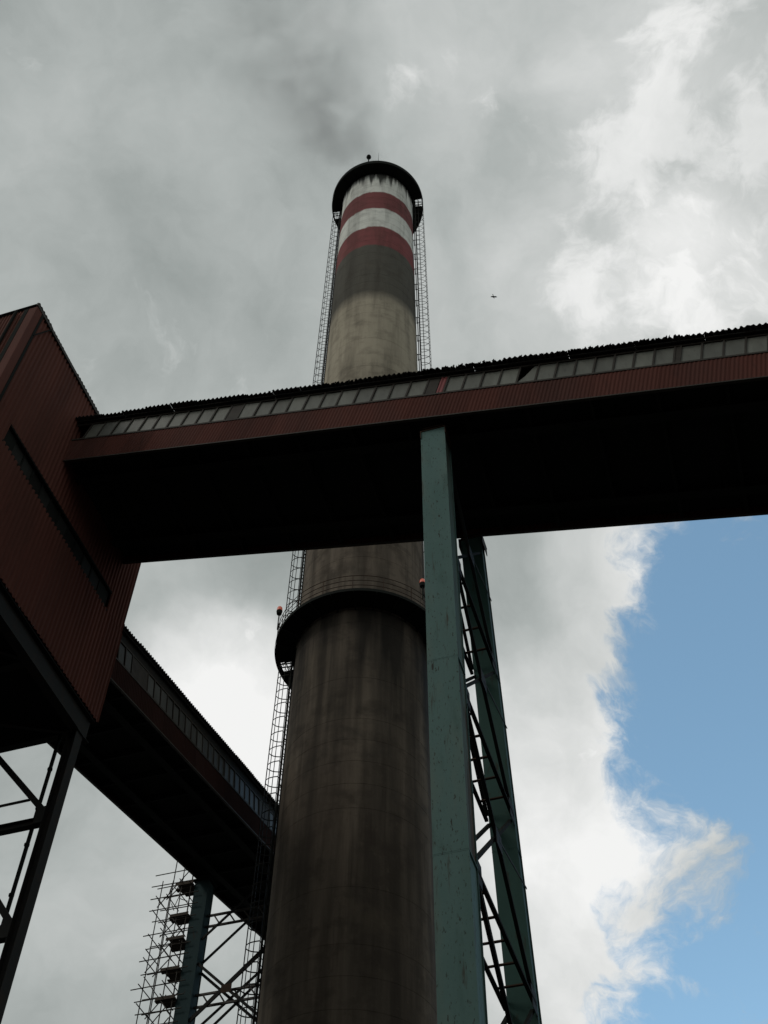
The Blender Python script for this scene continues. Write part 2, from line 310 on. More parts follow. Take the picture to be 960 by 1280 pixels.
# ------------------------------------------------------------------ conveyor galleries
def gallery(t, x0, x1, w, zt, zs, zh, ze, over, panes, blanks, red, matp, red_mat, debris, jag):
    """x along, y away from the face that is seen, z square to the slope; zt top of lower cladding, zs..zh glass, ze eave"""
    clad(t, x0, x1, 0, zt, 0, red_mat)                                            # near face
    clad(t, x0, x1, 0, ze, w + .03, red_mat)                                      # far face
    fr = MB(); fr.box(x0, x1, -.035, .06, zt - .02, zs); fr.box(x0, x1, -.03, .06, zh, zh + .07)
    edges = sorted({round(a, 3) for p in panes for a in p[:2]})
    last = None
    for a in edges:
        if last is not None and a - last < .12: 
            continue
        fr.box(a - .03, a + .03, -.028, .05, zs, zh); last = a
    part('window_frame', fr, m_brownsteel, t)
    _p = {}
    for p in panes:
        a, b = p[:2]; ww = round(b - a - .055, 2)
        if len(p) > 2:                                                             # broken pane, a corner left in its frame
            mb = MB(); mb.add([(0, 0, 0), (ww, 0, 0), (ww, 0, zh - zs), (ww * .78, 0, zh - zs), (ww * .35, 0, .42 * (zh - zs)), (0, 0, .1)], [(0, 1, 2, 3, 4, 5)])
            part('window_pane', mb, matp, t, T((a + .03, .015, zs)), label='broken pane with its upper corner gone')
            continue
        if ww not in _p:
            mb = MB(); mb.box(0, ww, 0, .012, .01, zh - zs - .01); _p[ww] = mb.mesh('window_pane')
        part('window_pane', _p[ww], matp, t, T((a + .028, .012 + random.uniform(-.006, .006), zs)) @ R(random.uniform(-.012, .012), 'X'))
    for a, b in blanks:
        mb = MB(); mb.box(a + .03, b - .03, -.01, .02, zs, zh); part('blank_panel', mb, m_brownsteel, t)
    for a, b in red:
        part('cladding_sheet', sheet(b - a, zh - zs, .125, .02, 'accent'), m_bright, t, T((a, -.01, zs)), label='brighter red patch sheet in the window band')
    f = MB(); f.box(x0, x1, -.02, .05, zh + .07, ze); part('fascia_board', f, m_steel, t)
    f = MB(); f.box(x0, x1, -.05, .05, -.05, -.002); f.box(x0, x1, w - .05, w + .05, -.05, -.002); part('bottom_rail', f, m_brownsteel, t)
    # floor: plates on joists and two long girders
    j = x0; k = 0
    jm = MB(); jm.box(0, .1, .06, w - .06, .04, .3); jme = jm.mesh('floor_joist')
    pm = MB(); pm.box(.012, 1.988, .04, w - .04, .302, .34); pme = pm.mesh('floor_plate')
    while j < x1 - 2:
        part('floor_joist', jme, m_black, t, T((j, 0, 0))); part('floor_plate', pme, m_black, t, T((j, 0, random.uniform(0, .01)))); j += 2.0
    gm = MB(); gm.box(x0, x1, .9, 1.02, .0, .28); gm.box(x0, x1, w - 1.02, w - .9, .0, .28); gm.box(x0, x1, .8, 1.12, -.02, -.003); gm.box(x0, x1, w - 1.12, w - .8, -.02, -.003)
    part('floor_girder', gm, m_black, t)
    # roof: two slopes of wavy sheets with ragged eaves
    run = w / 2 + over; ang = .16
    Wd = .177 * 6
    me = wave_sheet(Wd, run / math.cos(ang), .177, .045, 'roof_sheet')
    x = x0
    while x < x1 - .3:
        d = random.uniform(-.05, .03) * jag; lift = random.uniform(0, .06) * jag; tw = random.uniform(-.006, .006)
        part('roof_sheet', me, m_roof, t, T((x, -over + d, ze + .03 + lift)) @ R(ang, 'X') @ R(tw, 'Z'))
        part('roof_sheet', me, m_roof, t, T((x + Wd, w + over - d, ze + .03 + lift)) @ R(math.pi, 'Z') @ R(ang, 'X'))
        x += Wd
    rc = MB(); rc.box(x0, x1, w / 2 - .2, w / 2 + .2, ze + .06 + run * math.tan(ang), ze + .12 + run * math.tan(ang)); part('ridge_cap', rc, m_roof, t)
    # purlin under the eave
    pr = MB(); pr.box(x0, x1, -over * .55, -over * .55 + .06, ze - .05, ze - .004); part('eave_purlin', pr, m_steel, t)
    # crusts of dust on the eave
    db = MB()
    for a, b, n, hmax in debris:
        for _ in range(n):
            x = random.uniform(a, b); s = random.uniform(.02, .06); h = random.uniform(.03, hmax); y = -over + random.uniform(-.02, .10); z = ze + .04
            s *= .8; db.add([(x - s, y - s, z), (x + s, y - s * .7, z), (x + s * .8, y + s, z), (x - s, y + s, z), (x + random.uniform(-.03, .03), y, z + h), (x + s * .6, y + s * .3, z + h * .7)],
                   [(0, 1, 5, 4), (1, 2, 5), (2, 3, 4, 5), (3, 0, 4)])
    if db.v: part('dust_crust', db, m_dust, t, kind='stuff')

def run_panes(a, b, n): return [(a + (b - a) * i / n, a + (b - a) * (i + 1) / n) for i in range(n)]
g1 = thing('conveyor_gallery', 'long red corrugated conveyor gallery crossing in front of the chimney, row of grey windows', 'conveyor gallery', frame(P0, -D1, u, N1), 'inclined conveyor galleries')
pA = run_panes(-14.3, -8.25, 10); pB = run_panes(-7.74, -.72, 11); pC = run_panes(-.02, 7.38, 12); pC[4] = (*pC[4], 'broken'); pD = run_panes(7.56, 7.56 + .64 * 16, 16)
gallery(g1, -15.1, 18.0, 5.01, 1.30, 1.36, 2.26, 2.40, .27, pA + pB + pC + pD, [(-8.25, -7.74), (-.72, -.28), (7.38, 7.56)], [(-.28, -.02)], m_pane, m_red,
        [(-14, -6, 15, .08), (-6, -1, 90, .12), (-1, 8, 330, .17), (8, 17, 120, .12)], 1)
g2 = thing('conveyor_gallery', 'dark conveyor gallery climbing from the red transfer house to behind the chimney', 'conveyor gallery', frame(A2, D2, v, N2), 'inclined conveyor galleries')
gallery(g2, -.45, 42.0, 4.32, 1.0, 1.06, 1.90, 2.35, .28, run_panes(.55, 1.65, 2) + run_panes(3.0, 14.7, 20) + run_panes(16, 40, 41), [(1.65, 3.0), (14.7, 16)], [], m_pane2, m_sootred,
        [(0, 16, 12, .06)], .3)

# ------------------------------------------------------------------ transfer house
hs_ = thing('transfer_house', 'tall red corrugated transfer house on steel legs where the two galleries meet', 'industrial building', fuv(HP))
XA, XB, DEP, ZB, ZT = -4.2, 6.1, 7.2, 29.4, 41.12
def hclad(x0, x1, z0, z1, y, mat=None): clad(hs_, x0, x1, z0, z1, y, mat or m_housered, 1.03, .2, .05)
hclad(XA, XB, ZB, 33.85, -.06)
hclad(-3.0, 4.9, 34.88, ZT, -.02); hclad(XA, -3.0, 33.85, ZT, -.02); hclad(4.9, XB, 33.85, ZT, -.02)
hclad(XA, XB, ZB, ZT, DEP + .03)
def eclad(x, y0, y1, z0, z1, sgn):           # end walls
    n = round((y1 - y0) / 1.0); w = (y1 - y0) / n; me = sheet(w + .03, z1 - z0, .14, .035, 'cladding_sheet')
    for i in range(n):
        part('cladding_sheet', me, m_housered, hs_, (T((x, y0 + i * w, z0)) if sgn > 0 else T((x, y0 + (i + 1) * w, z0))) @ R(math.pi / 2 if sgn > 0 else -math.pi / 2, 'Z'))
eclad(XA, .0, DEP, ZB, ZT, -1); eclad(XB, 0, DEP, ZB, ZT, 1)
f = MB(); f.box(-3.0, 4.9, -.07, .14, 33.80, 33.90); f.box(-3.0, 4.9, -.05, .14, 34.82, 34.90)
for i in range(13): f.box(-3.0 + .65 * i - .03, -3.0 + .65 * i + .03, .05, .12, 33.9, 34.82)
part('window_frame', f, m_black, hs_)
pm = MB(); pm.box(.03, .62, .09, .10, 33.91, 34.81); pme = pm.mesh('window_pane')
for i in range(12):
    if i not in (0, 11): part('window_pane', pme, m_pane3, hs_, T((-3.0 + .65 * i, random.uniform(-.008, .008), 0)))
for i in (0, 11):
    b = MB(); b.box(-3.0 + .65 * i + .03, -3.0 + .65 * i + .62, .06, .11, 33.9, 34.82); part('blank_panel', b, m_black, hs_)
# roof with ragged eave, corner flashings, diagonal bar
me = wave_sheet(.177 * 6, DEP + .3, .177, .03, 'roof_sheet'); x = XA - .12
while x < XB: 
    part('roof_sheet', me, m_roof, hs_, T((x, -.1 + random.uniform(-.03, .02), ZT + .05)) @ R(.01, 'X')); x += .177 * 6
f = MB(); f.box(XA - .16, XB + .1, -.12, -.064, ZT - .16, ZT + .012); part('eave_flashing', f, m_brownsteel, hs_)
f = MB(); f.box(XA - .10, XA - .04, -.07, .42, ZB, ZT - .17); f.box(XA - .10, XA + .30, -.10, -.062, ZB, ZT - .17); part('corner_flashing', f, m_housered, hs_)
for k_ in (0, 1):
    f = MB()
    if k_: f.box(XA + .24, XA + .36, -.115, -.102, ZB, ZT - .17)
    else: f.box(XA - .115, XA - .102, .26, .44, ZB, ZT - .17)
    part('trim_strip', f, m_black, hs_)
f = MB(); f.tube((XA - .16, .75, ZB), (XA - .16, .75, ZT - .2), .06, 8); part('downpipe', f, m_black, hs_)
f = MB(); f.bar((-3.9, -.12, 39.4), (-3.25, -.12, 41.0), .03, .05); part('brace_bar', f, m_black, hs_)
f = MB(); f.box(XA + .1, XB - .1, .1, DEP - .1, ZB + .08, ZB + .22); part('floor_slab', f, m_black, hs_)
# floor grillage below
def ibeam(mb, p, q, d, w, up=(0, 0, 1)):
    p, q = V(p), V(q); o = V(up) * (d / 2)
    mb.bar(p, q, .02, d - .04, up); mb.bar(p + o, q + o, w, .025, up); mb.bar(p - o, q - o, w, .025, up)
def steel(name, fn, mat=m_steel, parent=hs_, label=None):
    b = MB(); fn(b); return part(name, b, mat, parent, label=label)
for y in (.12, DEP - .12): steel('edge_girder', lambda b, y=y: ibeam(b, (XA, y, 28.86), (XB - .1, y, 28.86), .96, .34))
for x in (XA + .2, -1.0, 2.4, XB - .25): steel('cross_girder', lambda b, x=x: ibeam(b, (x, .3, 29.06), (x, DEP - .3, 29.06), .5, .26))
steel('floor_brace', lambda b: b.angle((5.7, .6, 28.72), (2.5, 6.8, 28.72), .14, .02))
steel('floor_brace', lambda b: b.angle((2.2, .4, 28.72), (-3.9, 6.8, 28.72), .14, .02))
# legs and bracing
LEGX = (-3.7, 5.46)
for x in LEGX:
    for y in (.17, DEP - .17):
        def leg(b, x=x, y=y):
            b.box(x - .20, x + .20, y - .17, y - .145, 0, 28.34); b.box(x - .20, x + .20, y + .145, y + .17, 0, 28.34); b.box(x - .012, x + .012, y - .144, y + .144, 0, 28.34); b.box(x - .26, x + .26, y - .22, y + .22, 28.342, 28.37)
        steel('leg', leg)
        steel('base_plate', lambda b, x=x, y=y: b.box(x - .5, x + .5, y - .5, y + .5, 0.004, .06))
for k, zl in enumerate((24.83, 20.85, 16.5, 12, 7.5, 3)):
    for x in LEGX:
        steel('strut', lambda b, x=x, zl=zl: (b.bar((x, .45, zl + .12), (x, DEP - .45, zl + .12), .22, .03), b.bar((x, .45, zl - .12), (x, DEP - .45, zl - .12), .22, .03), b.bar((x, .45, zl), (x, DEP - .45, zl), .03, .2)), m_steel)
    for y in (DEP - .22,):
        steel('strut', lambda b, y=y, zl=zl: b.bar((LEGX[0], y, zl), (LEGX[1], y, zl), .16, .22))
    steel('gusset_plate', lambda b, zl=zl: b.box(5.24, 5.26, .3, .62, zl - .2, zl + .42))
tops = (28.5, 24.83, 20.85, 16.5, 12, 7.5)
for k, zt in enumerate(tops):
    zb = (24.83, 20.85, 16.5, 12, 7.5, 3)[k]; ym = DEP / 2 - .4
    for x in LEGX:
        steel('brace', lambda b, x=x: b.bar((x, .45, zb + .35), (x, ym, zt - .2), .12, .2))
        steel('brace', lambda b, x=x: b.bar((x, DEP - .45, zb + .35), (x, ym + .8, zt - .2), .12, .2))
steel('tie_rod', lambda b: b.bar((5.7, 1.35, 26.08), (5.7, DEP - .4, 26.05), .05, .08))
steel('drain_pipe', lambda b: (b.tube((5.7, .95, 29.0), (5.7, .92, 21.3), .065, 8), [b.tube((5.7, .945, z), (5.7, .945, z + .08), .085, 8) for z in (27.2, 25.6, 24.2, 22.4)]), m_black)
steel('tie_rod', lambda b: b.bar((5.4, .5, 20.8), (5.4, 3.2, 23.9), .10, .12))

# ------------------------------------------------------------------ trestle under the near gallery
AX = V((1.62497906, 20.60745613, 0))
tr = thing('gallery_trestle', 'tall teal box column trestle with rust streaks carrying the near gallery', 'trestle', fuv(AX))
FW_, FD = .70, .70; zc = 33.02
def boxleg(p0, p1, w, d, seams, mat):
    """box column from top p0 to bottom p1 with lipped flanges and welded seams"""
    b = MB(); p0, p1 = V(p0), V(p1); ax = (p0 - p1).normalized()
    yv = V((0, 1, 0)); xv = yv.cross(ax).normalized()
    def prism(b, c0, c1, x0, x1, y0, y1):
        b.add([c1 + xv * x0 + yv * y0, c1 + xv * x1 + yv * y0, c1 + xv * x1 + yv * y1, c1 + xv * x0 + yv * y1,
               c0 + xv * x0 + yv * y0, c0 + xv * x1 + yv * y0, c0 + xv * x1 + yv * y1, c0 + xv * x0 + yv * y1],
              [(0, 3, 2, 1), (4, 5, 6, 7), (0, 1, 5, 4), (1, 2, 6, 5), (2, 3, 7, 6), (3, 0, 4, 7)])
    zs = [p0.z] + list(seams) + [p1.z]
    for z1, z0 in zip(zs, zs[1:]):
        def at(z): return p1 + (p0 - p1) * ((z - p1.z) / (p0.z - p1.z))
        a, c = at(z1 - .008), at(z0 + .008)
        bb = MB()
        prism(bb, a, c, -d / 2, -d / 2 + .02, -w / 2, w / 2); prism(bb, a, c, d / 2 - .02, d / 2, -w / 2, w / 2)
        prism(bb, a, c, -d / 2 + .021, d / 2 - .021, w / 2 - .055, w / 2 - .035)
        b2 = MB(); prism(b2, a, c, -d / 2 + .021, d / 2 - .021, -w / 2 + .035, -w / 2 + .055); part('side_plate', b2, m_tealrust if mat is m_teal and z1 > 20 else mat, tr)
        part('column_section', bb, mat, tr)
        bb = MB(); q = at(z1); e = at(z1 - .03)
        prism(bb, q, e, -d / 2 - .003, d / 2 + .003, -w / 2 - .003, w / 2 + .003)
        if z1 != p0.z: part('weld_collar', bb, mat, tr)
boxleg((0, .01, zc), (0, .01, .03), .79, .72, (22.66, 16.9, 10.5, 4.8), m_teal)
boxleg((4.50, 0, zc), (8.02, 0, .03), .70, .50, (27.1, 21.2, 15.2, 9.0, 4.0), m_teal2)
for x in (0, 4.60):
    steel('cap_plate', lambda b, x=x: (b.box(x - .38, x + .30, -.42, .42, zc + .003, zc + .06), b.box(x - .28, x + .26, -.26, .26, zc + .063, zc + .16), b.box(x - .36, x + .28, -.34, .34, zc + .163, zc + .2)), m_rust, tr)
    for s in (-1, 1): steel('stiffener', lambda b, x=x, s=s: b.box(x - .40, x + .28, s * .40 - .012, s * .40 + .012, zc - .38, zc), m_rust, tr)
for x in (0, 8.06): steel('base_plate', lambda b, x=x: b.box(x - .7, x + .7, -.7, .7, .004, .05), m_rust, tr)
def rx(z): return 4.50 + (8.02 - 4.50) * (zc - z) / zc
LV = (32.3, 27.2, 22.1, 16.95, 11.8, 6.7, 1.6)
def battened(p, q, half, name, gap=.9, sz=.085):
    p, q = V(p), V(q); n = max(2, round((q - p).length / gap))
    for s in (-1, 1):
        o = V((0, s * half, 0)); steel('brace_angle', lambda b: b.angle(p + o, q + o, sz, .018, (0, 1, 0)), m_black, tr)
    for i in range(1, n):
        c = p + (q - p) * (i / n); steel('batten', lambda b: b.bar(c - V((0, half, 0)), c + V((0, half, 0)), .03, .075, (q - p).normalized()), m_rust, tr)
for k, zl in enumerate(LV[1:-1]):
    battened((.36, 0, zl), (rx(zl) - .30, 0, zl), .36, 'strut')
    steel('gusset_plate', lambda b: b.box(rx(zl) - .75, rx(zl) - .25, -.36, -.345, zl - .3, zl + .3), m_steel, tr)
    steel('gusset_plate', lambda b: b.box(.34, .8, -.36, -.345, zl - .3, zl + .3), m_steel, tr)
for k in range(len(LV) - 1):
    z1, z0 = LV[k], LV[k + 1]
    for s in (-1, 1):
        steel('brace_angle', lambda b: b.angle((.4, s * .34, z1 - .15), (rx(z0) - .3, s * .34, z0 + .15), .085, .016, (0, 1, 0)), m_black, tr)
        steel('brace_angle', lambda b: b.angle((rx(z1) - .3, s * .29, z1 - .15), (.4, s * .29, z0 + .15), .085, .016, (0, 1, 0)), m_black, tr)
    zm = (z1 + z0) / 2; xm = (rx(zm)) / 2
    steel('gusset_plate', lambda b: b.box(xm - .28, xm + .28, -.375, -.36, zm - .25, zm + .25), m_steel, tr)
    steel('tie_rod', lambda b: b.bar((xm, -.37, zm), (rx(z0 + 1.2) + .1, -.36, z0 + 3.4), .02, .05), m_steel, tr)

# ------------------------------------------------------------------ trestle and scaffold under the far gallery
Q = V((-8.37809175, 48.57893218, 0))
t2 = thing('gallery_trestle', 'dark blue green trestle with lattice struts under the far gallery beside the scaffold', 'trestle', fuv(Q))
zq = 36.0
for y in (0, -3.95):
    steel('column', lambda b, y=y: (b.box(-.34, -.32, y - .36, y + .36, 0, zq), b.box(.32, .34, y - .36, y + .36, 0, zq), b.box(-.318, .318, y - .33, y - .31, 0, zq), b.box(-.318, .318, y + .31, y + .33, 0, zq)), m_teal3, t2)
    steel('cap_plate', lambda b, y=y: b.box(-.45, .45, y - .45, y + .45, zq + .003, zq + .08), m_black, t2)
for zt in (34.17, 30.15, 26.1, 22.1, 18.1, 14.1, 10, 6):
    steel('strut_chord', lambda b: b.bar((0, -.36, zt), (0, -3.6, zt), .10, .09), m_galv, t2)
    steel('strut_chord', lambda b: b.bar((0, -.36, zt - .58), (0, -3.6, zt - .58), .10, .09), m_galv, t2)
    for yy in (-.75, -1.5, -2.25, -3.0): steel('strut_web', lambda b: b.bar((0, yy, zt - .05), (0, yy - .32, zt - .53), .07, .07), m_galv, t2)
for zn in (31.6, 27.6, 23.6, 19.6, 15.6):
    for dz, dx in ((0, -.2), (-.22, .2)):
        steel('brace_angle', lambda b: b.bar((dx, -.36, zn + dz), (dx, -3.6, zn - 3.0 + dz), .10, .12), m_steel, t2)
    for dz, dx in ((0, -.22), (-.62, .22)):
        steel('brace_angle', lambda b: b.bar((dx, -.36, zn - 2.7 + dz * .6), (dx, -3.6, zn + .25 + dz), .08, .09), m_steel, t2)
        steel('brace_angle', lambda b: b.bar((dx, -.36, zn + 1.2 + dz * 1.5), (dx, -3.6, zn + 4.1 + dz * 1.5), .08, .09), m_steel, t2)
    steel('gusset_plate', lambda b: b.box(-.27, -.255, -2.2, -1.7, zn - 1.7, zn - 1.3), m_rust, t2)

sc_ = thing('scaffold', 'narrow tube scaffold with five plank decks beside the far trestle column', 'scaffold', fuv(Q))
TR = .025
rows = [2.12, 1.5, .95, .48]; tops_ = [36.4, 37.3, 37.5, 36.8]
for r, tp_ in zip(rows, tops_):
    for xx in (-.45, .45):
        b = MB(); tp2 = tp_ + random.uniform(-.3, .3); b.tube((xx, r, 0), (xx + random.uniform(-.03, .03), r + random.uniform(-.06, .06), tp2), TR, 6); part('upright', b, m_galv, sc_)
low = MB(); z = 1.0; k = 0
while z < 37:
    for xx in (-.48, .48):
        a = random.uniform(-.05, .1); c = 2.35 + random.uniform(-.15, .35); zz = z + random.uniform(-.06, .06); dz = random.uniform(-.05, .05)
        if z > 34.5: c += .2
        if z < 26: low.tube((xx, a, zz), (xx, c, zz + dz), TR, 5)
        else: b = MB(); b.tube((xx, a, zz), (xx, c, zz + dz), TR, 6); part('ledger', b, m_galv, sc_)
    for r in rows:
        if random.random() < .4:
            zz = z + random.uniform(-.15, .15) - .07
            if z < 26: low.tube((-.95, r, zz), (.95, r, zz), TR, 5)
            else: b = MB(); b.tube((-.6 - random.uniform(0, .2), r + .05, zz), (.6 + random.uniform(0, .2), r + .05, zz), TR, 6); part('transom', b, m_galv, sc_)
    z += .66; k += 1
part('lower_tubes', low, m_galv, sc_, kind='stuff')
for i, zb in enumerate((27.0, 29.2, 31.4, 33.2, 34.8)):
    for xx in (-.51, .51):
        b = MB(); b.tube((xx, .5 if (i + (xx > 0)) % 2 else 2.1, zb), (xx, 2.1 if (i + (xx > 0)) % 2 else .5, zb + 2.0), TR, 6); part('brace_tube', b, m_galv, sc_)
for i in range(5):
    b = MB(); z0 = 27 + i * 2.0; b.tube((-.7, 1.55, z0), (.7, 1.5, z0 + 1.9), TR, 6); part('brace_tube', b, m_galv, sc_)
for i in range(8):
    b = MB(); p = V((random.uniform(-.7, .7), random.uniform(.5, 1.9), random.uniform(35, 36.6))); b.tube(p, p + V((random.uniform(-.3, .3), random.uniform(-.7, .7), random.uniform(-.2, 1.0))), TR * .8, 5); part('brace_tube', b, m_galv, sc_)
for zp in (35.8, 34.08, 32.85, 31.3, 29.88, 28.1):
    d = thing('deck', 'x', None); d.parent = sc_; del d['label']
    for i in range(random.choice((3, 4, 4))):
        b = MB(); x_ = -.5 + i * .235 + random.uniform(-.01, .01); b.box(x_, x_ + .21, .36 + random.uniform(-.05, .05), 1.26 + random.uniform(-.2, .15), zp, zp + .045); part('plank', b, m_plank, d)
    b = MB(); b.box(-.56, -.535, .36, 1.3, zp + .0, zp + .15); part('toe_board', b, m_plank, d)

# ------------------------------------------------------------------ chimney
DC = 41.0; azc = -2.62138520e-02
CC = V((DC * math.sin(azc) + .07, DC * math.cos(azc), 0))
def rch(h): return (3.98597902 - .00158034873 * ((h - 1.7) * 50 / DC + 1.7)) * DC / 50 + .16 * (1 - h / 90)
ch = thing('chimney', 'very tall round concrete chimney with red and white bands near its smoking top', 'chimney', T(CC))
HT = 102.6
b = MB(); z = 0.0
while z < HT - .01:                     # one ring per lift of the formwork, with a recessed joint
    z2 = min(z + random.choice((1.2, 1.25, 2.5, 1.25, 2.4, 3.7)), HT); b.lathe([(rch(z), z), (rch(z2), z2 - .025)], 120); r_ = rch(z2); b.lathe([(r_ - .006, z2 - .025), (r_ - .006, z2)], 120); b.lathe([(r_ - .006, z2), (r_, z2)], 120); b.lathe([(r_, z2 - .025), (r_ - .006, z2 - .025)], 120); z = z2
b.lathe([(rch(HT), HT), (rch(HT) - .35, HT)], 120); b.lathe([(rch(HT) - .35, HT), (rch(HT) - .35, HT - 6)], 120)
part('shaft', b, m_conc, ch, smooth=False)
for p_ in ch.children[0].data.polygons: p_.use_smooth = True
def loc(hd, r, z=0): d = heading(hd); return V((d.x * r, d.y * r, z))
H1, H2 = -78.5, 97.0

def platform(name, label, z, Ro, hatches, rails, skirt):
    t = thing(name, label, 'walkway', T(CC + V((0, 0, z))), 'ring walkways round the chimney')
    ri = rch(z) + .01; cuts = [ri, ri + .26, ri + .86, Ro]; th = .10
    b = MB(); n = 144
    for i in range(n):
        for k in range(3):
            hdg = (i + .5) * 360 / n
            if k == 1 and any(abs((hdg - h + 180) % 360 - 180) < 5.2 for h in hatches): continue
            a0, a1 = rad(i * 360 / n), rad((i + 1) * 360 / n); r0, r1 = cuts[k], cuts[k + 1]
            vs = []
            for zz in (0, th):
                for rr, aa in ((r0, a0), (r1, a0), (r1, a1), (r0, a1)): vs.append((rr * math.sin(aa), rr * math.cos(aa), zz))
            b.add(vs, [(0, 1, 2, 3), (7, 6, 5, 4), (1, 5, 6, 2), (0, 3, 7, 4), (0, 4, 5, 1), (3, 2, 6, 7)])
    part('deck', b, m_black, t)
    b = MB(); b.lathe([(Ro + .01, -.02), (Ro + .03, -.02), (Ro + .03, skirt), (Ro + .01, skirt), (Ro + .01, -.02)], 144); part('rim_plate', b, m_black, t)
    for i in range(24):
        a = 360 / 24 * (i + .35)
        if any(abs((a - h + 180) % 360 - 180) < 7 for h in hatches): continue
        bb = MB(); p, q = loc(a, ri, -.003), loc(a, Ro, -.003); w = loc(a + 90, .02)
        bb.add([p - w, p + w, q + w, q - w, p - w + V((0, 0, -.22)), p + w + V((0, 0, -.22)), q + w + V((0, 0, -.08)), q - w + V((0, 0, -.08))], [(0, 1, 2, 3), (7, 6, 5, 4), (0, 4, 5, 1), (1, 5, 6, 2), (2, 6, 7, 3), (3, 7, 4, 0)])
        part('bracket', bb, m_black, t)
    for h in hatches:
        g_ = MB(); w = loc(h + 90, .02)
        c = (cuts[1] + cuts[2]) / 2; hw = c * math.tan(rad(5))
        for k in (-.33, .33): g_.bar(loc(h, cuts[1], .05) + loc(h + 90, hw * k), loc(h, cuts[2], .05) + loc(h + 90, hw * k), .05, .05)
        g_.bar(loc(h, c, .05) + loc(h + 90, hw), loc(h, c, .05) - loc(h + 90, hw), .05, .05); part('hatch_bars', g_, m_black, t)
    for zr in rails:
        b = MB(); b.lathe([(Ro - .02 + .018 * math.cos(k * math.pi / 3), zr + .018 * math.sin(k * math.pi / 3)) for k in range(7)], 96); part('handrail', b, m_rust, t)
    if rails:
        b = MB(); b.tube((0, 0, th), (0, 0, rails[-1]), .018, 6); me = b.mesh('rail_post'); me.materials.append(m_rust)
        for i in range(18): part('rail_post', me, None, t, T(loc(i * 20 + 6, Ro - .02)))
    return t
platform('ring_walkway', 'dark ring walkway with handrails round the middle of the chimney', 44.1, 4.33, (H1,), (.45, .80, 1.15), .17)
platform('ring_walkway', 'wide black ring walkway round the smoking top of the chimney', 101.2, 4.04, (H1, H2 - .5), (), .55)

def ladder(label, hd_, z0, z1, conduit):
    base = CC + loc(hd_, rch(z0), z0)
    lean = (rch(z1) - rch(z0)); Zv = V((heading(hd_).x * lean, heading(hd_).y * lean, z1 - z0)).normalized()
    Y = heading(hd_); X = Zv.cross(Y) * -1; X = Y.cross(Zv).normalized(); Y = Zv.cross(X).normalized()
    t = thing('caged_ladder', label, 'ladder', frame(base, X, Y, Zv), 'caged ladders up the chimney')
    Ln = z1 - z0; st = .26
    for s in (-.22, .22):
        b = MB(); b.box(s - .012, s + .012, st - .035, st + .035, 0, Ln); part('rail', b, m_steel, t)
    b = MB(); z = .3
    while z < Ln: b.tube((-.21, st, z), (.21, st, z), .013, 5); z += .3
    part('rungs', b, m_steel, t, kind='stuff')
    hoop = MB(); pts = []
    for i in range(13):
        a = math.pi * (i / 12); pts.append(V((.38 * math.cos(a), st + .05 + .66 * math.sin(a) ** .85, 0)))
    pts = [V((.22, st, 0))] + pts + [V((-.22, st, 0))]
    for a, c in zip(pts, pts[1:]): hoop.bar(a, c, .014, .05)
    hm = hoop.mesh('hoop'); hm.materials.append(m_steel)
    z = 1.5
    while z < Ln: part('hoop', hm, None, t, T((0, 0, z)) @ R(random.uniform(-.03, .03), 'X') @ R(random.uniform(-.04, .04), 'Z')); z += .92
    for i in (1, 4, 6, 8, 11):
        p = pts[1 + i]; b = MB(); b.box(p.x - .02, p.x + .02, p.y - .012, p.y + .012, 1.5, Ln); part('cage_strap', b, m_steel, t)
    br = MB()
    br.bar((-.22, .02, 0), (-.22, st, 0), .04, .05); br.bar((.22, .02, 0), (.22, st, 0), .04, .05); br.box(-.26, .26, .04, .075, -.04, .04)
    bm = br.mesh('wall_bracket'); bm.materials.append(m_steel); z = 1.2
    while z < Ln: part('wall_bracket', bm, None, t, T((0, 0, z))); z += 2.75
    b = MB(); b.tube((conduit, .16, 0), (conduit, .16, Ln), .035, 6); part('conduit', b, m_black, t)
ladder('caged steel ladder running the full height up the left side of the chimney', H1, 2.0, 102.3, -.42)
ladder('caged steel ladder up the right side of the chimney below the top walkway', H2, 45.0, 102.3, .55)

def lamp(label, pos, H):
    t = thing('warning_lamp', label, 'lamp', T(pos), 'red aircraft warning lamps')
    b = MB(); b.tube((0, 0, 0), (0, 0, H), .03, 6); part('post', b, m_black, t)
    b = MB(); b.tube((0, 0, H), (0, 0, H + .22), .13, 10, .16); part('housing', b, m_black, t)
    b = MB(); b.lathe([(.14, H + .221), (.15, H + .26), (.135, H + .45), (.11, H + .50), (.0, H + .51)], 12); part('lens', b, m_lamp, t, smooth=True)
    b = MB(); b.bar((0, 0, H * .45), (.16, .05, .02), .03, .03); b.tube((.05, .02, H + .02), (.09, .03, .3), .012, 5); part('bracket', b, m_black, t)
lamp('red warning lamp on the left rim of the middle walkway, against the sky', CC + loc(-103, 4.36, 44.9), 1.15)
lamp('red warning lamp on the right rim of the middle walkway beside the teal column', CC + loc(137, 4.36, 44.9), .9)
bz = thing('top_lamp', 'small dark beacon standing on the rim of the topmost walkway', 'lamp', T(CC + loc(192, 4.0, 101.75)))
b = MB(); b.tube((0, 0, 0), (0, 0, 1.0), .05, 6); part('post', b, m_black, bz)
b = MB(); b.lathe([(.0, .98), (.16, 1.0), (.22, 1.2), (.18, 1.42), (.0, 1.5)], 10); part('housing', b, m_black, bz)
b = MB(); b.tube((0, 0, 0), (0, 0, 4.2), .03, 6, .008); part('rod', b, m_black, (lrod := thing('lightning_rod', 'thin lightning rod sticking up from the chimney mouth', 'lightning rod', T(CC + loc(180, rch(HT) - .15, HT)))))
for a in (205, 212, 220):
    pass
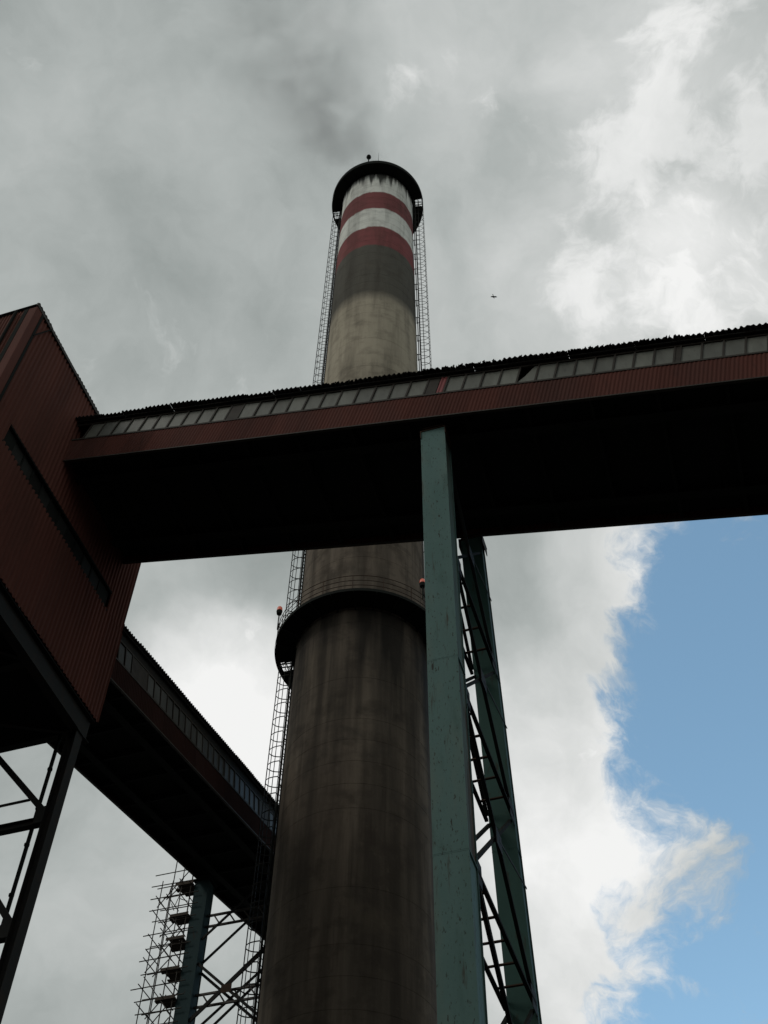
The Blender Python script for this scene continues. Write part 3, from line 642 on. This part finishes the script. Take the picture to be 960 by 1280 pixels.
# ------------------------------------------------------------------ bird
b = MB()
sec = [(-.30, .0, .0), (-.22, .05, .0), (-.1, .075, .01), (.05, .085, .0), (.18, .055, .02), (.24, .045, .035), (.30, .035, .03), (.36, .004, .02)]
nn = 8; vs = []
for x, r, zc_ in sec:
    for i in range(nn):
        a = 2 * math.pi * i / nn; vs.append((x, r * math.cos(a), zc_ + r * .9 * math.sin(a)))
b.add(vs, [(i * nn + k, i * nn + (k + 1) % nn, (i + 1) * nn + (k + 1) % nn, (i + 1) * nn + k) for i in range(len(sec) - 1) for k in range(nn)])
for s in (-1, 1):
    top = [(.14, s * .05, .04), (.17, s * .3, .12), (.08, s * .62, .07), (-.02, s * .5, .08), (-.08, s * .28, .1), (-.1, s * .05, .03)]
    b.add(top + [(x, y, z - .02) for x, y, z in top], [(0, 1, 2, 3, 4, 5), (11, 10, 9, 8, 7, 6)] + [(i, (i + 1) % 6, 6 + (i + 1) % 6, 6 + i) for i in range(6)])
tl = [(-.2, -.03, .0), (-.2, .03, .0), (-.46, .09, .0), (-.46, -.09, .0)]
b.add(tl + [(x, y, z - .012) for x, y, z in tl], [(0, 1, 2, 3), (7, 6, 5, 4), (0, 4, 5, 1), (1, 5, 6, 2), (2, 6, 7, 3), (3, 7, 4, 0)])
m_bird = material('dark_feathers', (.05, .05, .05), [((.1, .1, .1), (9, 9, 9), .5, .7, .5)], .8)
solo('bird', b, m_bird, 'tiny dark bird gliding in the grey sky right of the chimney top', 'bird', T((8.89, 44.39, 90.86)) @ R(rad(70), 'Z') @ R(rad(35), 'X') @ Matrix.Scale(.55, 4), smooth=True)

# ------------------------------------------------------------------ unseen hall added behind the camera to shade the lower structures
fh = thing('shading_hall', 'unseen dark corrugated hall with window bands, added behind the camera to block sky light', 'industrial building', T((0, -16, 0)))
hx0, hx1, hd, hz = -62.0, 62.0, 30.0, 34.0
fb = MB(); fb.box(hx0, hx1, -hd, -.06, 0, hz); part('wall_core', fb, m_black, fh)
n = 62; me = sheet(2.03, hz - 1, .25, .05, 'hall_sheet')
for i in range(n):
    part('cladding_sheet', me, m_housered, fh, T((hx1 - i * 2.0, 0, 1)) @ R(math.pi, 'Z'))
wm = MB(); wm.box(.05, 1.95, .06, .09, 0, 1.8); wme = wm.mesh('window_pane')
for zz_ in (9, 19, 28):
    for i in range(31): part('window_pane', wme, m_pane2, fh, T((hx0 + 4 * i, 0, zz_)))
rf = MB(); y0, y1, ym = .5, -hd - .5, -hd / 2
rf.add([(hx0 - .5, y0, hz), (hx1 + .5, y0, hz), (hx1 + .5, ym, hz + 6), (hx0 - .5, ym, hz + 6), (hx0 - .5, y1, hz), (hx1 + .5, y1, hz)], [(0, 1, 2, 3), (3, 2, 5, 4), (0, 3, 4), (1, 5, 2), (0, 4, 5, 1)]); part('roof', rf, m_roof, fh)

# ------------------------------------------------------------------ smoke drifting from the mouth
def plume(z):
    t = max(0, (z - 102.0) / 34); k = t ** .6
    return V((CC.x - 13 * k, CC.y - 14 * k, z)), 2.9 + 13 * t
sm = MB(); n = 24; rings = 22; zs = [102.0 + 36 * (i / rings) ** 1.3 for i in range(rings + 1)]; vs = []
for z in zs:
    c, r = plume(z)
    vs += [(c.x + r * math.cos(2 * math.pi * i / n), c.y + r * math.sin(2 * math.pi * i / n), z) for i in range(n)]
sm.add(vs, [(j * n + i, j * n + (i + 1) % n, (j + 1) * n + (i + 1) % n, (j + 1) * n + i) for j in range(rings) for i in range(n)] + [tuple(range(n - 1, -1, -1)), tuple(range(rings * n, rings * n + n))])
ms = bpy.data.materials.new('smoke'); ms.use_nodes = True; t_ = ms.node_tree; t_.nodes.clear()
def M2(op, a, b=None, c=None, clamp=False):
    n_ = t_.nodes.new('ShaderNodeMath'); n_.operation = op; n_.use_clamp = clamp
    for i, x in enumerate((a, b, c)):
        if x is None: continue
        if isinstance(x, (int, float)): n_.inputs[i].default_value = x
        else: t_.links.new(x, n_.inputs[i])
    return n_.outputs[0]
ge = t_.nodes.new('ShaderNodeNewGeometry'); se = t_.nodes.new('ShaderNodeSeparateXYZ'); t_.links.new(ge.outputs['Position'], se.inputs[0])
tt = M2('MAXIMUM', M2('DIVIDE', M2('SUBTRACT', se.outputs['Z'], 102.0), 34.0), 0); kk = M2('POWER', tt, .6)
dx = M2('SUBTRACT', se.outputs['X'], M2('MULTIPLY_ADD', kk, -13.0, CC.x)); dy = M2('SUBTRACT', se.outputs['Y'], M2('MULTIPLY_ADD', kk, -14.0, CC.y))
dist = M2('SQRT', M2('ADD', M2('MULTIPLY', dx, dx), M2('MULTIPLY', dy, dy))); rr = M2('MULTIPLY_ADD', tt, 13.0, 2.9)
fall = M2('SUBTRACT', 1.0, M2('DIVIDE', dist, rr), clamp=True)
nz = t_.nodes.new('ShaderNodeTexNoise'); nz.inputs['Scale'].default_value = .28; nz.inputs['Detail'].default_value = 5; nz.inputs['Distortion'].default_value = .6; t_.links.new(ge.outputs['Position'], nz.inputs['Vector'])
nf = M2('MULTIPLY', M2('SUBTRACT', nz.outputs['Fac'], .40, clamp=True), 4.0)
fade = M2('SUBTRACT', 1.0, M2('MULTIPLY', tt, .95), clamp=True)
den = M2('MULTIPLY', M2('MULTIPLY', M2('MULTIPLY', fall, nf), M2('MULTIPLY', fade, fade)), .19)
pv = t_.nodes.new('ShaderNodeVolumePrincipled'); pv.inputs['Color'].default_value = (.22, .22, .22, 1); t_.links.new(den, pv.inputs['Density'])
om = t_.nodes.new('ShaderNodeOutputMaterial'); t_.links.new(pv.outputs[0], om.inputs['Volume'])
solo('smoke', sm, ms, 'thin dark smoke drifting up and left from the chimney mouth', None, kind='stuff')
